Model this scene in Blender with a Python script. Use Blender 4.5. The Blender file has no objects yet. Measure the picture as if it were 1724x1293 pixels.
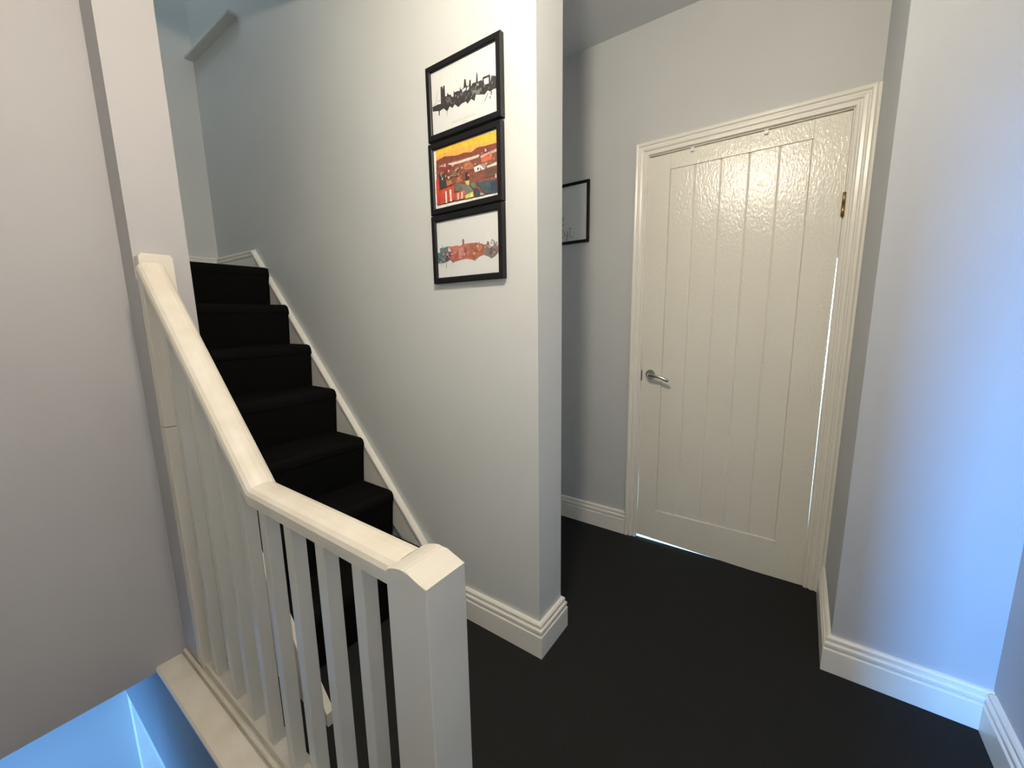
import bpy, bmesh, math, random
from mathutils import Vector, Matrix
random.seed(4)
SC = bpy.context.scene
COL = SC.collection

# ------------------------------------------------------------------ camera
# solved from the vanishing points of the photograph (1724 x 1293, focal length 680.8 px)
YAW, PITCH, ROLL, FPX, EYE = -0.619054, -0.162443, -0.016426, 680.77, 1.23
fw = Vector((math.cos(PITCH)*math.sin(YAW), math.cos(PITCH)*math.cos(YAW), math.sin(PITCH)))
rt = fw.cross(Vector((0, 0, 1))).normalized()
up = rt.cross(fw)
rt, up = (math.cos(ROLL)*rt + math.sin(ROLL)*up), (-math.sin(ROLL)*rt + math.cos(ROLL)*up)
cam_d = bpy.data.cameras.new('camera')
cam = bpy.data.objects.new('camera', cam_d)
COL.objects.link(cam)
cam_d.sensor_fit = 'HORIZONTAL'
cam_d.sensor_width = 36.0
cam_d.lens = FPX/1724*36.0
cam_d.clip_start = 0.02
cam.matrix_world = Matrix(((rt.x, up.x, -fw.x, 0), (rt.y, up.y, -fw.y, 0), (rt.z, up.z, -fw.z, EYE), (0, 0, 0, 1)))
SC.camera = cam

# ------------------------------------------------------------------ world, exposure, daylight, fill lights
SC.view_settings.view_transform = 'Standard'
SC.view_settings.look = 'None'
SC.view_settings.gamma = 1.0
SC.view_settings.use_curve_mapping = False
SC.view_settings.exposure = 0.0
SC.cycles.use_denoising = True
SC.cycles.max_bounces = 12
SC.cycles.diffuse_bounces = 8
SC.cycles.sample_clamp_indirect = 6.0

world = bpy.data.worlds.new('sky')
SC.world = world
world.use_nodes = True
bg = world.node_tree.nodes['Background']
bg.inputs[0].default_value = (0.30, 0.55, 1.0, 1)
bg.inputs[1].default_value = 1.5


def daylight(name, loc, direction, sx, sz, power, color, spread=180):
    """sky light entering through one window: an area light filling that window's opening"""
    d = bpy.data.lights.new(name, 'AREA')
    d.shape = 'RECTANGLE'
    d.size, d.size_y = sx, sz
    d.energy = power
    d.color = color
    d.spread = math.radians(spread)
    o = bpy.data.objects.new(name, d)
    COL.objects.link(o)
    o.location = loc
    o.rotation_euler = Vector(direction).to_track_quat('-Z', 'Y').to_euler()
    return o


SKY = (0.20, 0.50, 1.0)
LAMP_STRENGTH = 425.0
daylight('bedroom_daylight', (-0.13, -3.24, 1.85), (0.11, 1, -0.29), 0.22, 0.9, 19, (0.10, 0.40, 1.0), 38)
daylight('half_landing_daylight', (-2.15, -0.72, -0.95), (-0.25, 1, 0.15), 0.8, 0.9, 12, (0.19, 0.48, 1.0), 92)
daylight('upper_landing_daylight', (-2.75, 0.45, 4.36), (0, 0, -1), 0.45, 0.85, 8.5, (0.80, 0.92, 1.0))
daylight('landing_fill_light', (0.525, -0.36, 1.45), (-1, 0.25, -0.15), 0.5, 0.9, 4.0, (1.0, 0.92, 0.78))  # added fill light in an unseen window, lifts the dim landing surfaces
daylight('passage_fill_light', (-3.04, 1.70, 1.5), (1, 0, 0), 0.5, 0.9, 1.6, (1.0, 0.97, 0.92))  # added fill from an unseen window, brightens the shadowed passage
daylight('far_room_daylight', (-0.25, 4.10, 1.3), (0, -1, 0), 1.5, 1.4, 260, (0.42, 0.72, 1.0))

# ------------------------------------------------------------------ materials


def nodes_of(m):
    m.use_nodes = True
    nt = m.node_tree
    return nt, nt.nodes['Principled BSDF']


def mat(name, color, rough=0.5, var=0.0, var_scale=6.0, bump=0.0, bump_scale=200.0, detail=4.0,
        metallic=0.0, spec=0.5, coat=0.0, stretch=None, color2=None, sheen=0.0):
    m = bpy.data.materials.new(name)
    nt, b = nodes_of(m)
    N, L = nt.nodes, nt.links
    b.inputs['Roughness'].default_value = rough
    b.inputs['Metallic'].default_value = metallic
    b.inputs['Specular IOR Level'].default_value = spec
    b.inputs['Coat Weight'].default_value = coat
    b.inputs['Sheen Weight'].default_value = sheen
    b.inputs['Base Color'].default_value = (*color, 1)
    tc = N.new('ShaderNodeTexCoord')
    src = tc.outputs['Object']
    if stretch:
        mp = N.new('ShaderNodeMapping')
        mp.inputs['Scale'].default_value = stretch
        L.new(src, mp.inputs['Vector'])
        src = mp.outputs['Vector']
    if var > 0 or color2:
        n = N.new('ShaderNodeTexNoise')
        n.inputs['Scale'].default_value = var_scale
        n.inputs['Detail'].default_value = detail
        L.new(src, n.inputs['Vector'])
        r = N.new('ShaderNodeValToRGB')
        r.color_ramp.elements[0].position = 0.32
        r.color_ramp.elements[1].position = 0.68
        c2 = color2 or tuple(min(1, c*(1+var)) for c in color)
        c1 = color if color2 else tuple(c*(1-var) for c in color)
        r.color_ramp.elements[0].color = (*c1, 1)
        r.color_ramp.elements[1].color = (*c2, 1)
        L.new(n.outputs['Fac'], r.inputs['Fac'])
        L.new(r.outputs['Color'], b.inputs['Base Color'])
    if bump > 0:
        n2 = N.new('ShaderNodeTexNoise')
        n2.inputs['Scale'].default_value = bump_scale
        n2.inputs['Detail'].default_value = 3
        L.new(src, n2.inputs['Vector'])
        bp = N.new('ShaderNodeBump')
        bp.inputs['Strength'].default_value = bump
        bp.inputs['Distance'].default_value = 0.002
        L.new(n2.outputs['Fac'], bp.inputs['Height'])
        L.new(bp.outputs['Normal'], b.inputs['Normal'])
    return m


def emit(name, color, strength):
    m = bpy.data.materials.new(name)
    m.use_nodes = True
    nt = m.node_tree
    nt.nodes.clear()
    e = nt.nodes.new('ShaderNodeEmission')
    e.inputs[0].default_value = (*color, 1)
    e.inputs[1].default_value = strength
    o = nt.nodes.new('ShaderNodeOutputMaterial')
    nt.links.new(e.outputs[0], o.inputs[0])
    return m


M = {
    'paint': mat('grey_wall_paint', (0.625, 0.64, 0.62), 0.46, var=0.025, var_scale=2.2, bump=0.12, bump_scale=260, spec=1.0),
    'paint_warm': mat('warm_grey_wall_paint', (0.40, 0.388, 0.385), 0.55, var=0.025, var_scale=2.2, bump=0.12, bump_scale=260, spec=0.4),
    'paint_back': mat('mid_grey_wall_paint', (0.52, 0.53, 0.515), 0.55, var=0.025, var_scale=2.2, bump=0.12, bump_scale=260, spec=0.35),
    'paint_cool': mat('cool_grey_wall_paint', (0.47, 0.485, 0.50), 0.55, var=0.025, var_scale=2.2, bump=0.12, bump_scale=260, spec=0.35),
    'ceiling': mat('ceiling_paint', (0.64, 0.645, 0.64), 0.8, bump=0.08, bump_scale=220, spec=0.2),
    'stairwell': mat('stairwell_paint', (0.42, 0.44, 0.45), 0.6, bump=0.08, bump_scale=260, spec=0.3),
    'apron': mat('dark_grey_apron', (0.17, 0.19, 0.21), 0.55, var=0.06, var_scale=5, bump=0.08, bump_scale=200, spec=0.3),  # set darker than the other stairwell walls
    'gloss': mat('white_gloss_paint', (0.80, 0.77, 0.69), 0.26, var=0.02, var_scale=7, bump=0.05, bump_scale=70),
    'satin': mat('white_satin_paint', (0.60, 0.57, 0.49), 0.36, var=0.02, var_scale=9, bump=0.08, bump_scale=120),
    'worn': mat('worn_cream_rail_paint', (0.635, 0.575, 0.47), 0.28, color2=(0.70, 0.655, 0.565), var_scale=13, detail=7, bump=0.12, bump_scale=60),
    'cream': mat('cream_satin_paint', (0.66, 0.61, 0.51), 0.34, var=0.015, var_scale=9, bump=0.08, bump_scale=120),
    'door': mat('door_gloss_paint', (0.76, 0.73, 0.63), 0.20, var=0.012, var_scale=5, bump=0.72, bump_scale=125, stretch=(1.0, 1.0, 0.5)),
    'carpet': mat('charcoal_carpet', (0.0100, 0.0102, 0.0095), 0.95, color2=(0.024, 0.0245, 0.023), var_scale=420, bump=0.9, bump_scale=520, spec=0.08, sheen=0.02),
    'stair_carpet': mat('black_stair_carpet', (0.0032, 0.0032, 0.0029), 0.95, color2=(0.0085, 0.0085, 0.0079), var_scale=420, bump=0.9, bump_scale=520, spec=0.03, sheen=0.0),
    'chrome': mat('brushed_chrome', (0.62, 0.60, 0.57), 0.18, metallic=1.0, bump=0.02, bump_scale=300),
    'brass': mat('dull_brass', (0.42, 0.30, 0.13), 0.40, metallic=1.0, var=0.2, var_scale=60),
    'black': mat('black_frame_lacquer', (0.006, 0.006, 0.007), 0.45, var=0.15, var_scale=40, bump=0.05, bump_scale=150, spec=0.25),
    'dark': mat('dark_keep', (0.01, 0.01, 0.012), 0.5, bump=0.05),
    'paper': mat('white_print_paper', (0.66, 0.67, 0.655), 0.5, var=0.015, var_scale=12),
    'pale_floor': mat('pale_laminate', (0.62, 0.60, 0.55), 0.4, var=0.1, var_scale=9, stretch=(1, 12, 1)),
    'plastic': mat('white_plastic', (0.82, 0.81, 0.77), 0.35, bump=0.02),
    'timber': mat('stair_underside_timber', (0.30, 0.22, 0.14), 0.7, var=0.2, var_scale=14),
}

# ------------------------------------------------------------------ mesh helpers


def obj(name, bm, m, parent=None, smooth=False):
    me = bpy.data.meshes.new(name)
    bmesh.ops.recalc_face_normals(bm, faces=bm.faces[:])
    bm.to_mesh(me)
    bm.free()
    me.materials.append(M[m] if isinstance(m, str) else m)
    if smooth:
        for p in me.polygons:
            p.use_smooth = True
    o = bpy.data.objects.new(name, me)
    COL.objects.link(o)
    if parent is not None:
        o.parent = parent
        o.matrix_parent_inverse = Matrix.Translation(-parent.location)
    return o


def tag(o, label=None, cat=None, group=None, kind=None):
    if label:
        o['label'] = label
    if cat:
        o['category'] = cat
    if group:
        o['group'] = group
    if kind:
        o['kind'] = kind
    return o


def struct(o, label, cat):
    return tag(o, label, cat, kind='structure')


def empty(name, loc):
    o = bpy.data.objects.new(name, None)
    COL.objects.link(o)
    o.location = loc
    return o


def add_box(bm, a, b, bevel=0.0, seg=2):
    x0, y0, z0 = (min(a[i], b[i]) for i in range(3))
    x1, y1, z1 = (max(a[i], b[i]) for i in range(3))
    vs = [bm.verts.new(p) for p in ((x0, y0, z0), (x1, y0, z0), (x1, y1, z0), (x0, y1, z0),
                                    (x0, y0, z1), (x1, y0, z1), (x1, y1, z1), (x0, y1, z1))]
    fs = [bm.faces.new([vs[i] for i in f]) for f in ((0, 3, 2, 1), (4, 5, 6, 7), (0, 1, 5, 4), (1, 2, 6, 5), (2, 3, 7, 6), (3, 0, 4, 7))]
    if bevel > 0:
        es = list({e for f in fs for e in f.edges})
        bmesh.ops.bevel(bm, geom=es, offset=bevel, segments=seg, affect='EDGES', profile=0.5)
    return bm


def box(name, a, b, m, parent=None, bevel=0.0, seg=2):
    return obj(name, add_box(bmesh.new(), a, b, bevel, seg), m, parent)


def boxes(name, lst, m, parent=None, bevel=0.0):
    bm = bmesh.new()
    for a, b in lst:
        add_box(bm, a, b, bevel)
    return obj(name, bm, m, parent)


def add_prism(bm, pts, axis, lo, hi, bevel=0.0, seg=2):
    """polygon in the plane across axis ('y': pts are (x,z); 'x': (y,z); 'z': (x,y)) extruded from lo to hi"""
    def P(p, t):
        return {'y': (p[0], t, p[1]), 'x': (t, p[0], p[1]), 'z': (p[0], p[1], t)}[axis]
    a = [bm.verts.new(P(p, lo)) for p in pts]
    b = [bm.verts.new(P(p, hi)) for p in pts]
    n = len(pts)
    fs = [bm.faces.new(a), bm.faces.new(b[::-1])]
    for i in range(n):
        fs.append(bm.faces.new((a[i], a[(i+1) % n], b[(i+1) % n], b[i])))
    if bevel > 0:
        es = list({e for f in fs[:2] for e in f.edges})
        bmesh.ops.bevel(bm, geom=es, offset=bevel, segments=seg, affect='EDGES', profile=0.5)
    return bm


def prism(name, pts, axis, lo, hi, m, parent=None, bevel=0.0, seg=2):
    return obj(name, add_prism(bmesh.new(), pts, axis, lo, hi, bevel, seg), m, parent)


def sweep(name, path, profile, side, m, parent=None, axis='z', smooth=False):
    """sweep a closed profile of (offset, height) along an open polyline with mitred corners.
    axis 'z': path in the floor plane, offset to the given side (+1 left, -1 right), height is z.
    axis 'y': path in the x-z plane, offset is up across the path, height is y."""
    n = len(path)
    P = [Vector(p) for p in path]
    T = [(P[i+1]-P[i]).normalized() for i in range(n-1)]
    bm = bmesh.new()
    rings = []
    for i in range(n):
        t0, t1 = T[max(0, i-1)], T[min(n-2, i)]
        n0 = Vector((-t0.y, t0.x))*side
        n1 = Vector((-t1.y, t1.x))*side
        b = (n0+n1).normalized()
        k = 1.0/max(0.2, b.dot(n1))
        ring = []
        for d, h in profile:
            q = P[i]+b*(d*k)
            ring.append(bm.verts.new((q.x, q.y, h) if axis == 'z' else (q.x, h, q.y)))
        rings.append(ring)
    k = len(profile)
    for i in range(n-1):
        for j in range(k):
            bm.faces.new((rings[i][j], rings[i][(j+1) % k], rings[i+1][(j+1) % k], rings[i+1][j]))
    bm.faces.new(rings[0])
    bm.faces.new(rings[-1][::-1])
    return obj(name, bm, m, parent, smooth)


def add_tube(bm, path, radii, seg=12, flat=1.0, flat_axis=None):
    P = [Vector(p) for p in path]
    n = len(P)
    ref = Vector((0, 0, 1))
    rings = []
    for i in range(n):
        t = (P[min(n-1, i+1)]-P[max(0, i-1)]).normalized()
        if abs(t.dot(ref)) > 0.95:
            ref = Vector((1, 0, 0)) if abs(t.x) < 0.9 else Vector((0, 1, 0))
        u = (ref-t*ref.dot(t)).normalized()
        v = t.cross(u)
        r = radii[i] if isinstance(radii, (list, tuple)) else radii
        rings.append([bm.verts.new(P[i]+u*(math.cos(a)*r*flat)+v*(math.sin(a)*r))
                      for a in (2*math.pi*k/seg for k in range(seg))])
    for i in range(n-1):
        for j in range(seg):
            bm.faces.new((rings[i][j], rings[i][(j+1) % seg], rings[i+1][(j+1) % seg], rings[i+1][j]))
    bm.faces.new(rings[0][::-1])
    bm.faces.new(rings[-1])
    return bm


def add_lathe(bm, centre, prof, seg=32, axis='z'):
    """profile of (radius, height) turned round an axis through centre"""
    rings = []
    for r, h in prof:
        ring = []
        for k in range(seg):
            a = 2*math.pi*k/seg
            c, s = r*math.cos(a), r*math.sin(a)
            o = (c, s, h) if axis == 'z' else (c, h, s)
            ring.append(bm.verts.new((centre[0]+o[0], centre[1]+o[1], centre[2]+o[2])))
        rings.append(ring)
    for i in range(len(rings)-1):
        for j in range(seg):
            bm.faces.new((rings[i][j], rings[i][(j+1) % seg], rings[i+1][(j+1) % seg], rings[i+1][j]))
    bm.faces.new(rings[0][::-1])
    bm.faces.new(rings[-1])
    return bm


# ------------------------------------------------------------------ main planes (metres; landing floor z = 0)
YP = 1.125      # wall with the three prints
YP2 = 1.285     # its passage side
XE = -0.695     # its free end
YB = 2.125      # wall with the door
XR = 0.170      # return beside the door
YR = 1.640      # wall right of the return
XW = 0.545      # wall at the far right
XL = -1.780     # wall over the stairwell
CE = 2.58       # ceiling
YS = -0.75      # wall behind the camera
XF = -3.13      # wall at the top of the stairs
LZ = 1.524      # upper landing

# ------------------------------------------------------------------ room shell
struct(boxes('floor', [((-0.45, YS, -0.2), (XW, YR, 0)), ((-2.40, 0.36, -0.2), (-0.45, YP, 0)),
                       ((-3.10, YP, -0.2), (-0.45, YB+0.005, 0)), ((-0.45, YR, -0.2), (XR, YB+0.005, 0))], 'carpet'),
       'charcoal carpeted floor of the landing and passage', 'floor')
struct(box('ceiling', (-1.72, YS, CE), (XW+0.1, YB+0.12, CE+0.12), 'ceiling'), 'pale grey ceiling over the landing and passage', 'ceiling')
struct(box('wall_middle', (XF, YP, 0), (XE, YP2, CE), 'paint'), 'grey wall between stairs and passage where the three prints hang', 'wall')
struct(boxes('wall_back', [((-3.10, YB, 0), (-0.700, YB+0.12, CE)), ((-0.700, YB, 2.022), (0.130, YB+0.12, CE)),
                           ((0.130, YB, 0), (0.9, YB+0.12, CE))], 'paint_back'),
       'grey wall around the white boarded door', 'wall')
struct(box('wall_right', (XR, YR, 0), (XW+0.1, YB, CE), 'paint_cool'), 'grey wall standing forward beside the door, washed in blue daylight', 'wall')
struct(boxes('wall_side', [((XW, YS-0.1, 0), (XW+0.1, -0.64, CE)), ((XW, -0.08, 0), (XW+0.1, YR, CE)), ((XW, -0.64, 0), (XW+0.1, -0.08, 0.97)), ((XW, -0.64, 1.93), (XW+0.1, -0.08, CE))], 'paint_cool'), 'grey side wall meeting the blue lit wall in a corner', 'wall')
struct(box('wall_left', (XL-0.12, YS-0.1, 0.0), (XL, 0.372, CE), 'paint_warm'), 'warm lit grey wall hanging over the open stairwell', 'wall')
struct(box('ceiling_passage', (-3.2, YP2-0.01, CE), (-1.72, YB+0.12, CE+0.12), 'ceiling'), 'pale grey ceiling at the far end of the passage', 'ceiling')
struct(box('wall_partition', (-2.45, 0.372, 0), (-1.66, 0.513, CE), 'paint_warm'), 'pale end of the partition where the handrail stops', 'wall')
struct(boxes('wall_passage_end', [((-3.2, YP2, 0), (-3.1, 1.42, CE)), ((-3.2, 1.98, 0), (-3.1, YB, CE)), ((-3.2, 1.42, 0), (-3.1, 1.98, 1.02)), ((-3.2, 1.42, 1.98), (-3.1, 1.98, CE))], 'paint'), 'grey end wall of the passage', 'wall')
struct(boxes('wall_behind', [((XL-0.12, YS-0.1, 0), (-0.55, YS, CE)), ((-0.55, YS-0.1, 0), (0.10, YS, CE)),
                             ((0.10, YS-0.1, 2.0), (XW, YS, CE))], 'paint'),
       'grey wall with a doorway behind the landing', 'wall')

# bedroom behind the landing with its sash window
struct(boxes('wall_bedroom', [((-1.3, -3.4, 0), (-0.34, -3.28, CE)), ((0.10, -3.4, 0), (1.3, -3.28, CE)), ((-0.34, -3.4, 0), (0.10, -3.28, 0.8)),
                              ((-0.34, -3.4, 2.1), (0.10, -3.28, CE)), ((-1.4, -3.4, 0), (-1.3, YS-0.1, CE)), ((1.3, -3.4, 0), (1.4, YS-0.1, CE)),
                              ((-1.4, YS-0.1, 0), (XL+0.3, YS-0.05, CE)), ((XW+0.1, YS-0.1, 0), (1.4, YS, CE))], 'paint'),
       'grey bedroom walls around the sash window', 'wall')
struct(box('floor_bedroom', (-1.4, -3.4, -0.2), (1.4, YS, -0.001), 'carpet'), 'charcoal bedroom carpet', 'floor')
struct(box('ceiling_bedroom', (-1.4, -3.4, CE), (1.4, YS, CE+0.1), 'ceiling'), 'pale bedroom ceiling', 'ceiling')


def window(n, x0, x1, z0, z1, y, label):
    e = empty('window_%d' % n, ((x0+x1)/2, y, z0))
    struct(e, label, 'window')
    for a, b in (((x0, y-0.03, z0), (x0+0.03, y+0.03, z1)), ((x1-0.03, y-0.03, z0), (x1, y+0.03, z1)),
                 ((x0, y-0.03, z1-0.03), (x1, y+0.03, z1)), ((x0, y-0.03, z0), (x1, y+0.03, z0+0.03))):
        box('window_frame', a, b, 'gloss', e, 0.004)
    box('meeting_rail', (x0+0.03, y-0.02, (z0+z1)/2-0.015), (x1-0.03, y+0.02, (z0+z1)/2+0.015), 'gloss', e, 0.003)
    return e




def fill_window(n, y0, y1, z0, z1, x, label):  # sash frames for the added windows that carry fill light
    e = empty('window_%d' % n, (x, (y0+y1)/2, z0))
    struct(e, label, 'window')
    for a, b in (((x-0.03, y0, z0), (x+0.03, y0+0.03, z1)), ((x-0.03, y1-0.03, z0), (x+0.03, y1, z1)),
                 ((x-0.03, y0, z1-0.03), (x+0.03, y1, z1)), ((x-0.03, y0, z0), (x+0.03, y1, z0+0.03))):
        box('window_frame', a, b, 'gloss', e, 0.004)
    box('meeting_rail', (x-0.02, y0+0.03, (z0+z1)/2-0.015), (x+0.02, y1-0.03, (z0+z1)/2+0.015), 'gloss', e, 0.003)


fill_window(5, -0.64, -0.08, 0.97, 1.93, XW+0.05, 'small white sash window added on the landing side wall for fill light')
fill_window(6, 1.42, 1.98, 1.02, 1.98, -3.15, 'small white sash window added at the end of the passage for fill light')
window(1, -0.34, 0.10, 0.8, 2.1, -3.34, 'narrow white sash window in the bedroom')

# room behind the white door
struct(boxes('wall_far_room', [((-1.3, YB+0.12, 0), (-1.2, 4.2, CE)), ((0.9, YB+0.12, 0), (1.0, 4.2, CE)),
                               ((-1.2, 4.2, 0), (-1.0, 4.3, CE)), ((0.5, 4.2, 0), (0.9, 4.3, CE)),
                               ((-1.0, 4.2, 0), (0.5, 4.3, 0.6)), ((-1.0, 4.2, 2.0), (0.5, 4.3, CE)),
                               ((-1.2, YB+0.12, CE), (0.9, 4.3, CE+0.1))], 'paint'),
       'pale walls of the room behind the door', 'wall')
struct(box('floor_far_room', (-1.3, YB+0.005, -0.2), (1.0, 4.3, 0.0), 'pale_floor'), 'pale laminate floor beyond the door', 'floor')
window(2, -1.0, 0.5, 0.6, 2.0, 4.25, 'wide bright window in the room behind the door')

# upper landing and the shaft above the stairs
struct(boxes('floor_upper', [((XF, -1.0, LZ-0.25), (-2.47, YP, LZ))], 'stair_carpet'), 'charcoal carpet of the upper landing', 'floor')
struct(box('wall_far', (XF-0.12, -1.1, LZ-0.3), (XF, YP2, 4.4), 'paint'), 'shaded blue grey wall at the top of the stairs', 'wall')
struct(box('wall_upper', (XF, YP, CE), (-1.60, YP2-0.015, 4.4), 'paint'), 'upper part of the stair wall above the ledge', 'wall')
struct(boxes('wall_shaft', [((-2.42, -1.1, LZ-0.3), (-2.30, 0.385, 4.4)), ((-1.72, 0.385, CE+0.125), (-1.60, YP, 4.4)), ((-2.45, 0.385, CE), (-1.72, 0.520, 4.4))], 'paint'),
       'grey walls of the shaft above the stairs', 'wall')
struct(box('wall_upper_end', (XF, -1.1, LZ-0.3), (-2.42, -1.0, 4.4), 'paint'), 'grey end wall of the upper landing', 'wall')
# rooflight over the upper landing
struct(boxes('ceiling_upper', [((XF-0.12, -1.1, 4.4), (-1.60, 0.0, 4.5)), ((XF-0.12, 0.90, 4.4), (-1.60, YP2, 4.5)), ((XF-0.12, 0.0, 4.4), (-3.0, 0.90, 4.5)), ((-2.5, 0.0, 4.4), (-1.60, 0.90, 4.5))], 'ceiling'),
       'pale ceiling over the upper landing', 'ceiling')
e = struct(empty('window_3', (-2.75, 0.45, 4.45)), 'rooflight over the upper landing', 'window')
for a, b in (((-3.0, 0.0, 4.42), (-2.96, 0.9, 4.5)), ((-2.54, 0.0, 4.42), (-2.5, 0.9, 4.5)), ((-2.96, 0.0, 4.42), (-2.54, 0.04, 4.5)), ((-2.96, 0.86, 4.42), (-2.54, 0.9, 4.5))):
    box('window_frame', a, b, 'gloss', e, 0.004)
struct(box('trim_1', (-3.12, YP-0.046, 2.782), (-2.50, YP+0.01, 2.800), 'paint', None, 0.004), 'grey painted ledge high on the stair wall', 'ledge')

# stairwell going down
struct(boxes('wall_stairwell', [((-2.75, 0.295, -0.60), (-0.45, 0.36, -0.001))], 'apron'), 'dark grey apron below the balustrade', 'wall')
struct(boxes('wall_lower', [((-2.75, 0.45, -2.8), (0.6, 0.55, -0.60)), ((-2.75, 0.30, -0.68), (-0.45, 0.46, -0.60)), ((-2.75, YS-0.1, -2.8), (-2.65, 0.55, 0))], 'stairwell'),
       'pale lower stairwell walls in blue daylight', 'wall')
struct(box('trim_2', (-2.66, 0.298, -2.8), (-2.58, 0.46, -0.601), 'gloss'), 'white painted pilaster in the lower stairwell', 'trim')
struct(boxes('wall_lower_window', [((-2.75, YS-0.1, -2.8), (-2.56, YS, 0)), ((-1.74, YS-0.1, -2.8), (-0.45, YS, 0)), ((-2.56, YS-0.1, -2.8), (-1.74, YS, -1.41)), ((-2.56, YS-0.1, -0.49), (-1.74, YS, 0))], 'stairwell'),
       'pale stairwell wall around the half landing window', 'wall')
window(4, -2.56, -1.74, -1.41, -0.49, YS-0.05, 'square white window over the stairs down')
struct(box('ceiling_stairwell', (-2.75, YS, 0.0), (XL-0.12, 0.385, 0.1), 'ceiling'), 'soffit over the half landing', 'ceiling')
struct(box('floor_half_landing', (-2.75, YS, -1.95), (-1.72, 0.46, -1.75), 'carpet'), 'charcoal carpeted half landing below', 'floor')

# ------------------------------------------------------------------ skirting
SK = [(0, 0), (0.021, 0), (0.021, 0.083), (0.0195, 0.0855), (0.0135, 0.0865), (0.0135, 0.0905), (0.0175, 0.092), (0.0190, 0.096), (0.0190, 0.105),
      (0.0165, 0.109), (0.0100, 0.1105), (0.0100, 0.1145), (0.0135, 0.116), (0.0135, 0.124), (0.009, 0.130), (0, 0.130)]
struct(sweep('baseboard_middle', [(-1.157, YP), (XE, YP), (XE, YP2), (-3.09, YP2)], [(d, h) for d, h in SK], -1, 'gloss'),
       'white moulded skirting around the end of the print wall', 'skirting')
struct(sweep('baseboard_back', [(-0.732, YB), (-3.09, YB)], SK, 1, 'gloss'), 'white moulded skirting left of the door', 'skirting')
struct(sweep('baseboard_right', [(XW, YR), (XR, YR), (XR, YB-0.022)], SK, 1, 'gloss'), 'white moulded skirting turning the corner beside the door', 'skirting')
struct(sweep('baseboard_side', [(XW, YS), (XW, YR-0.02)], SK, 1, 'gloss'), 'white moulded skirting along the side wall', 'skirting')
SKU = [(d, h+LZ-0.015) for d, h in SK]
struct(sweep('baseboard_upper', [(-2.590, YP), (XF, YP), (XF, -1.0)], SKU, 1, 'gloss'), 'white skirting around the upper landing', 'skirting')

# ------------------------------------------------------------------ staircase
st = tag(empty('staircase', (-1.25, 0.82, 0)), 'steep charcoal carpeted stairs climbing beside the print wall', 'staircase')
NOSE = [(-1.275, 0.240), (-1.455, 0.462), (-1.650, 0.680), (-1.850, 0.898), (-2.045, 1.112), (-2.235, 1.318), (-2.410, 1.524)]
Y0, Y1 = 0.546, 1.104


def step_mesh(xn, zt, zb, depth, r=0.026):
    over = 0.034
    prof = [(xn-over, zb), (xn-0.006, zt-0.052), (xn, zt-0.040)]
    for k in range(0, 7):
        a = math.pi/2*k/6
        prof.append((xn-r+math.cos(a)*r, zt-r+math.sin(a)*r))
    prof += [(xn-depth, zt), (xn-depth, zb)]
    bm = bmesh.new()
    ys = [Y0, Y0+0.004, Y0+0.012, Y1-0.012, Y1-0.004, Y1]
    ins = [0.010, 0.004, 0, 0, 0.004, 0.010]
    cx, cz = xn-depth/2, zb
    rings = []
    for y, i in zip(ys, ins):
        ring = []
        for (x, z) in prof:
            ring.append(bm.verts.new((x-i if x > xn-over+0.001 else x, y, z-(i*0.8 if z > zt-2*r else 0))))
        rings.append(ring)
    n = len(prof)
    for a, b in zip(rings, rings[1:]):
        for j in range(n):
            bm.faces.new((a[j], a[(j+1) % n], b[(j+1) % n], b[j]))
    bm.faces.new(rings[0])
    bm.faces.new(rings[-1][::-1])
    return bm


for i, (xn, zt) in enumerate(NOSE):
    zb = 0.0 if i == 0 else NOSE[i-1][1]-0.004
    nxt = NOSE[i+1][0] if i < 6 else xn-0.03
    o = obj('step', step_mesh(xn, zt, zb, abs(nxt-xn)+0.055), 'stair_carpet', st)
    for p in o.data.polygons:
        p.use_smooth = False
# wall string: sloping board with a bead along its top edge
SL = -1.047


def zl(x):
    return 0.271+SL*(x+1.292)


pts = [(-1.157, 0.0), (-1.157, 0.13), (-2.595, zl(-2.595)), (-2.595, 1.28)]
prism('wall_string', pts, 'y', YP-0.020, YP-0.0002, 'gloss', st)
BD = [(-0.020, YP-0.0002), (-0.020, YP-0.023), (-0.016, YP-0.026), (-0.006, YP-0.026), (-0.001, YP-0.021), (0.0, YP-0.0002)]
sweep('string_bead', [(-1.157, 0.13), (-2.595, zl(-2.595))], BD, -1, 'gloss', st, axis='y')
# outer string, between the steps and the balustrade
pts = [(-1.085, 0.0), (-1.085, 0.045), (-1.66, 0.045+1.07*0.575), (-1.66, 0.0)]
prism('outer_string', pts, 'y', 0.521, 0.545, 'satin', st, 0.003)

# flight going down from the landing
sd = tag(empty('staircase', (-0.45, -0.2, 0)), 'charcoal carpeted stairs going down from the landing edge', 'staircase')
for i in range(7):
    xa = -0.45-0.19*i
    box('step', (xa, YS+0.002, -0.218*(i+2)), (xa-0.215, 0.290, -0.218*(i+1)), 'carpet', sd, 0.012)

# ------------------------------------------------------------------ balustrade
ba = tag(empty('balustrade', (-0.46, 0.40, 0)), 'white painted wooden balustrade with square spindles between stairwell and stairs', 'balustrade')
# newel post with a bowed top
nx0, nx1, ny0, ny1 = -0.505, -0.412, 0.356, 0.440
prof = [(nx0, 0.0)]
for u, z in ((0, 0.843), (0.12, 0.8475), (0.25, 0.8515), (0.38, 0.8540), (0.50, 0.8545), (0.58, 0.8530), (0.70, 0.8490), (0.85, 0.8450), (1, 0.8425)):
    prof.append((nx0+(nx1-nx0)*u, z))
prof += [(nx1, 0.0)]
prism('newel_post', prof, 'y', ny0, ny1, 'satin', ba, 0.0025)
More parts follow.
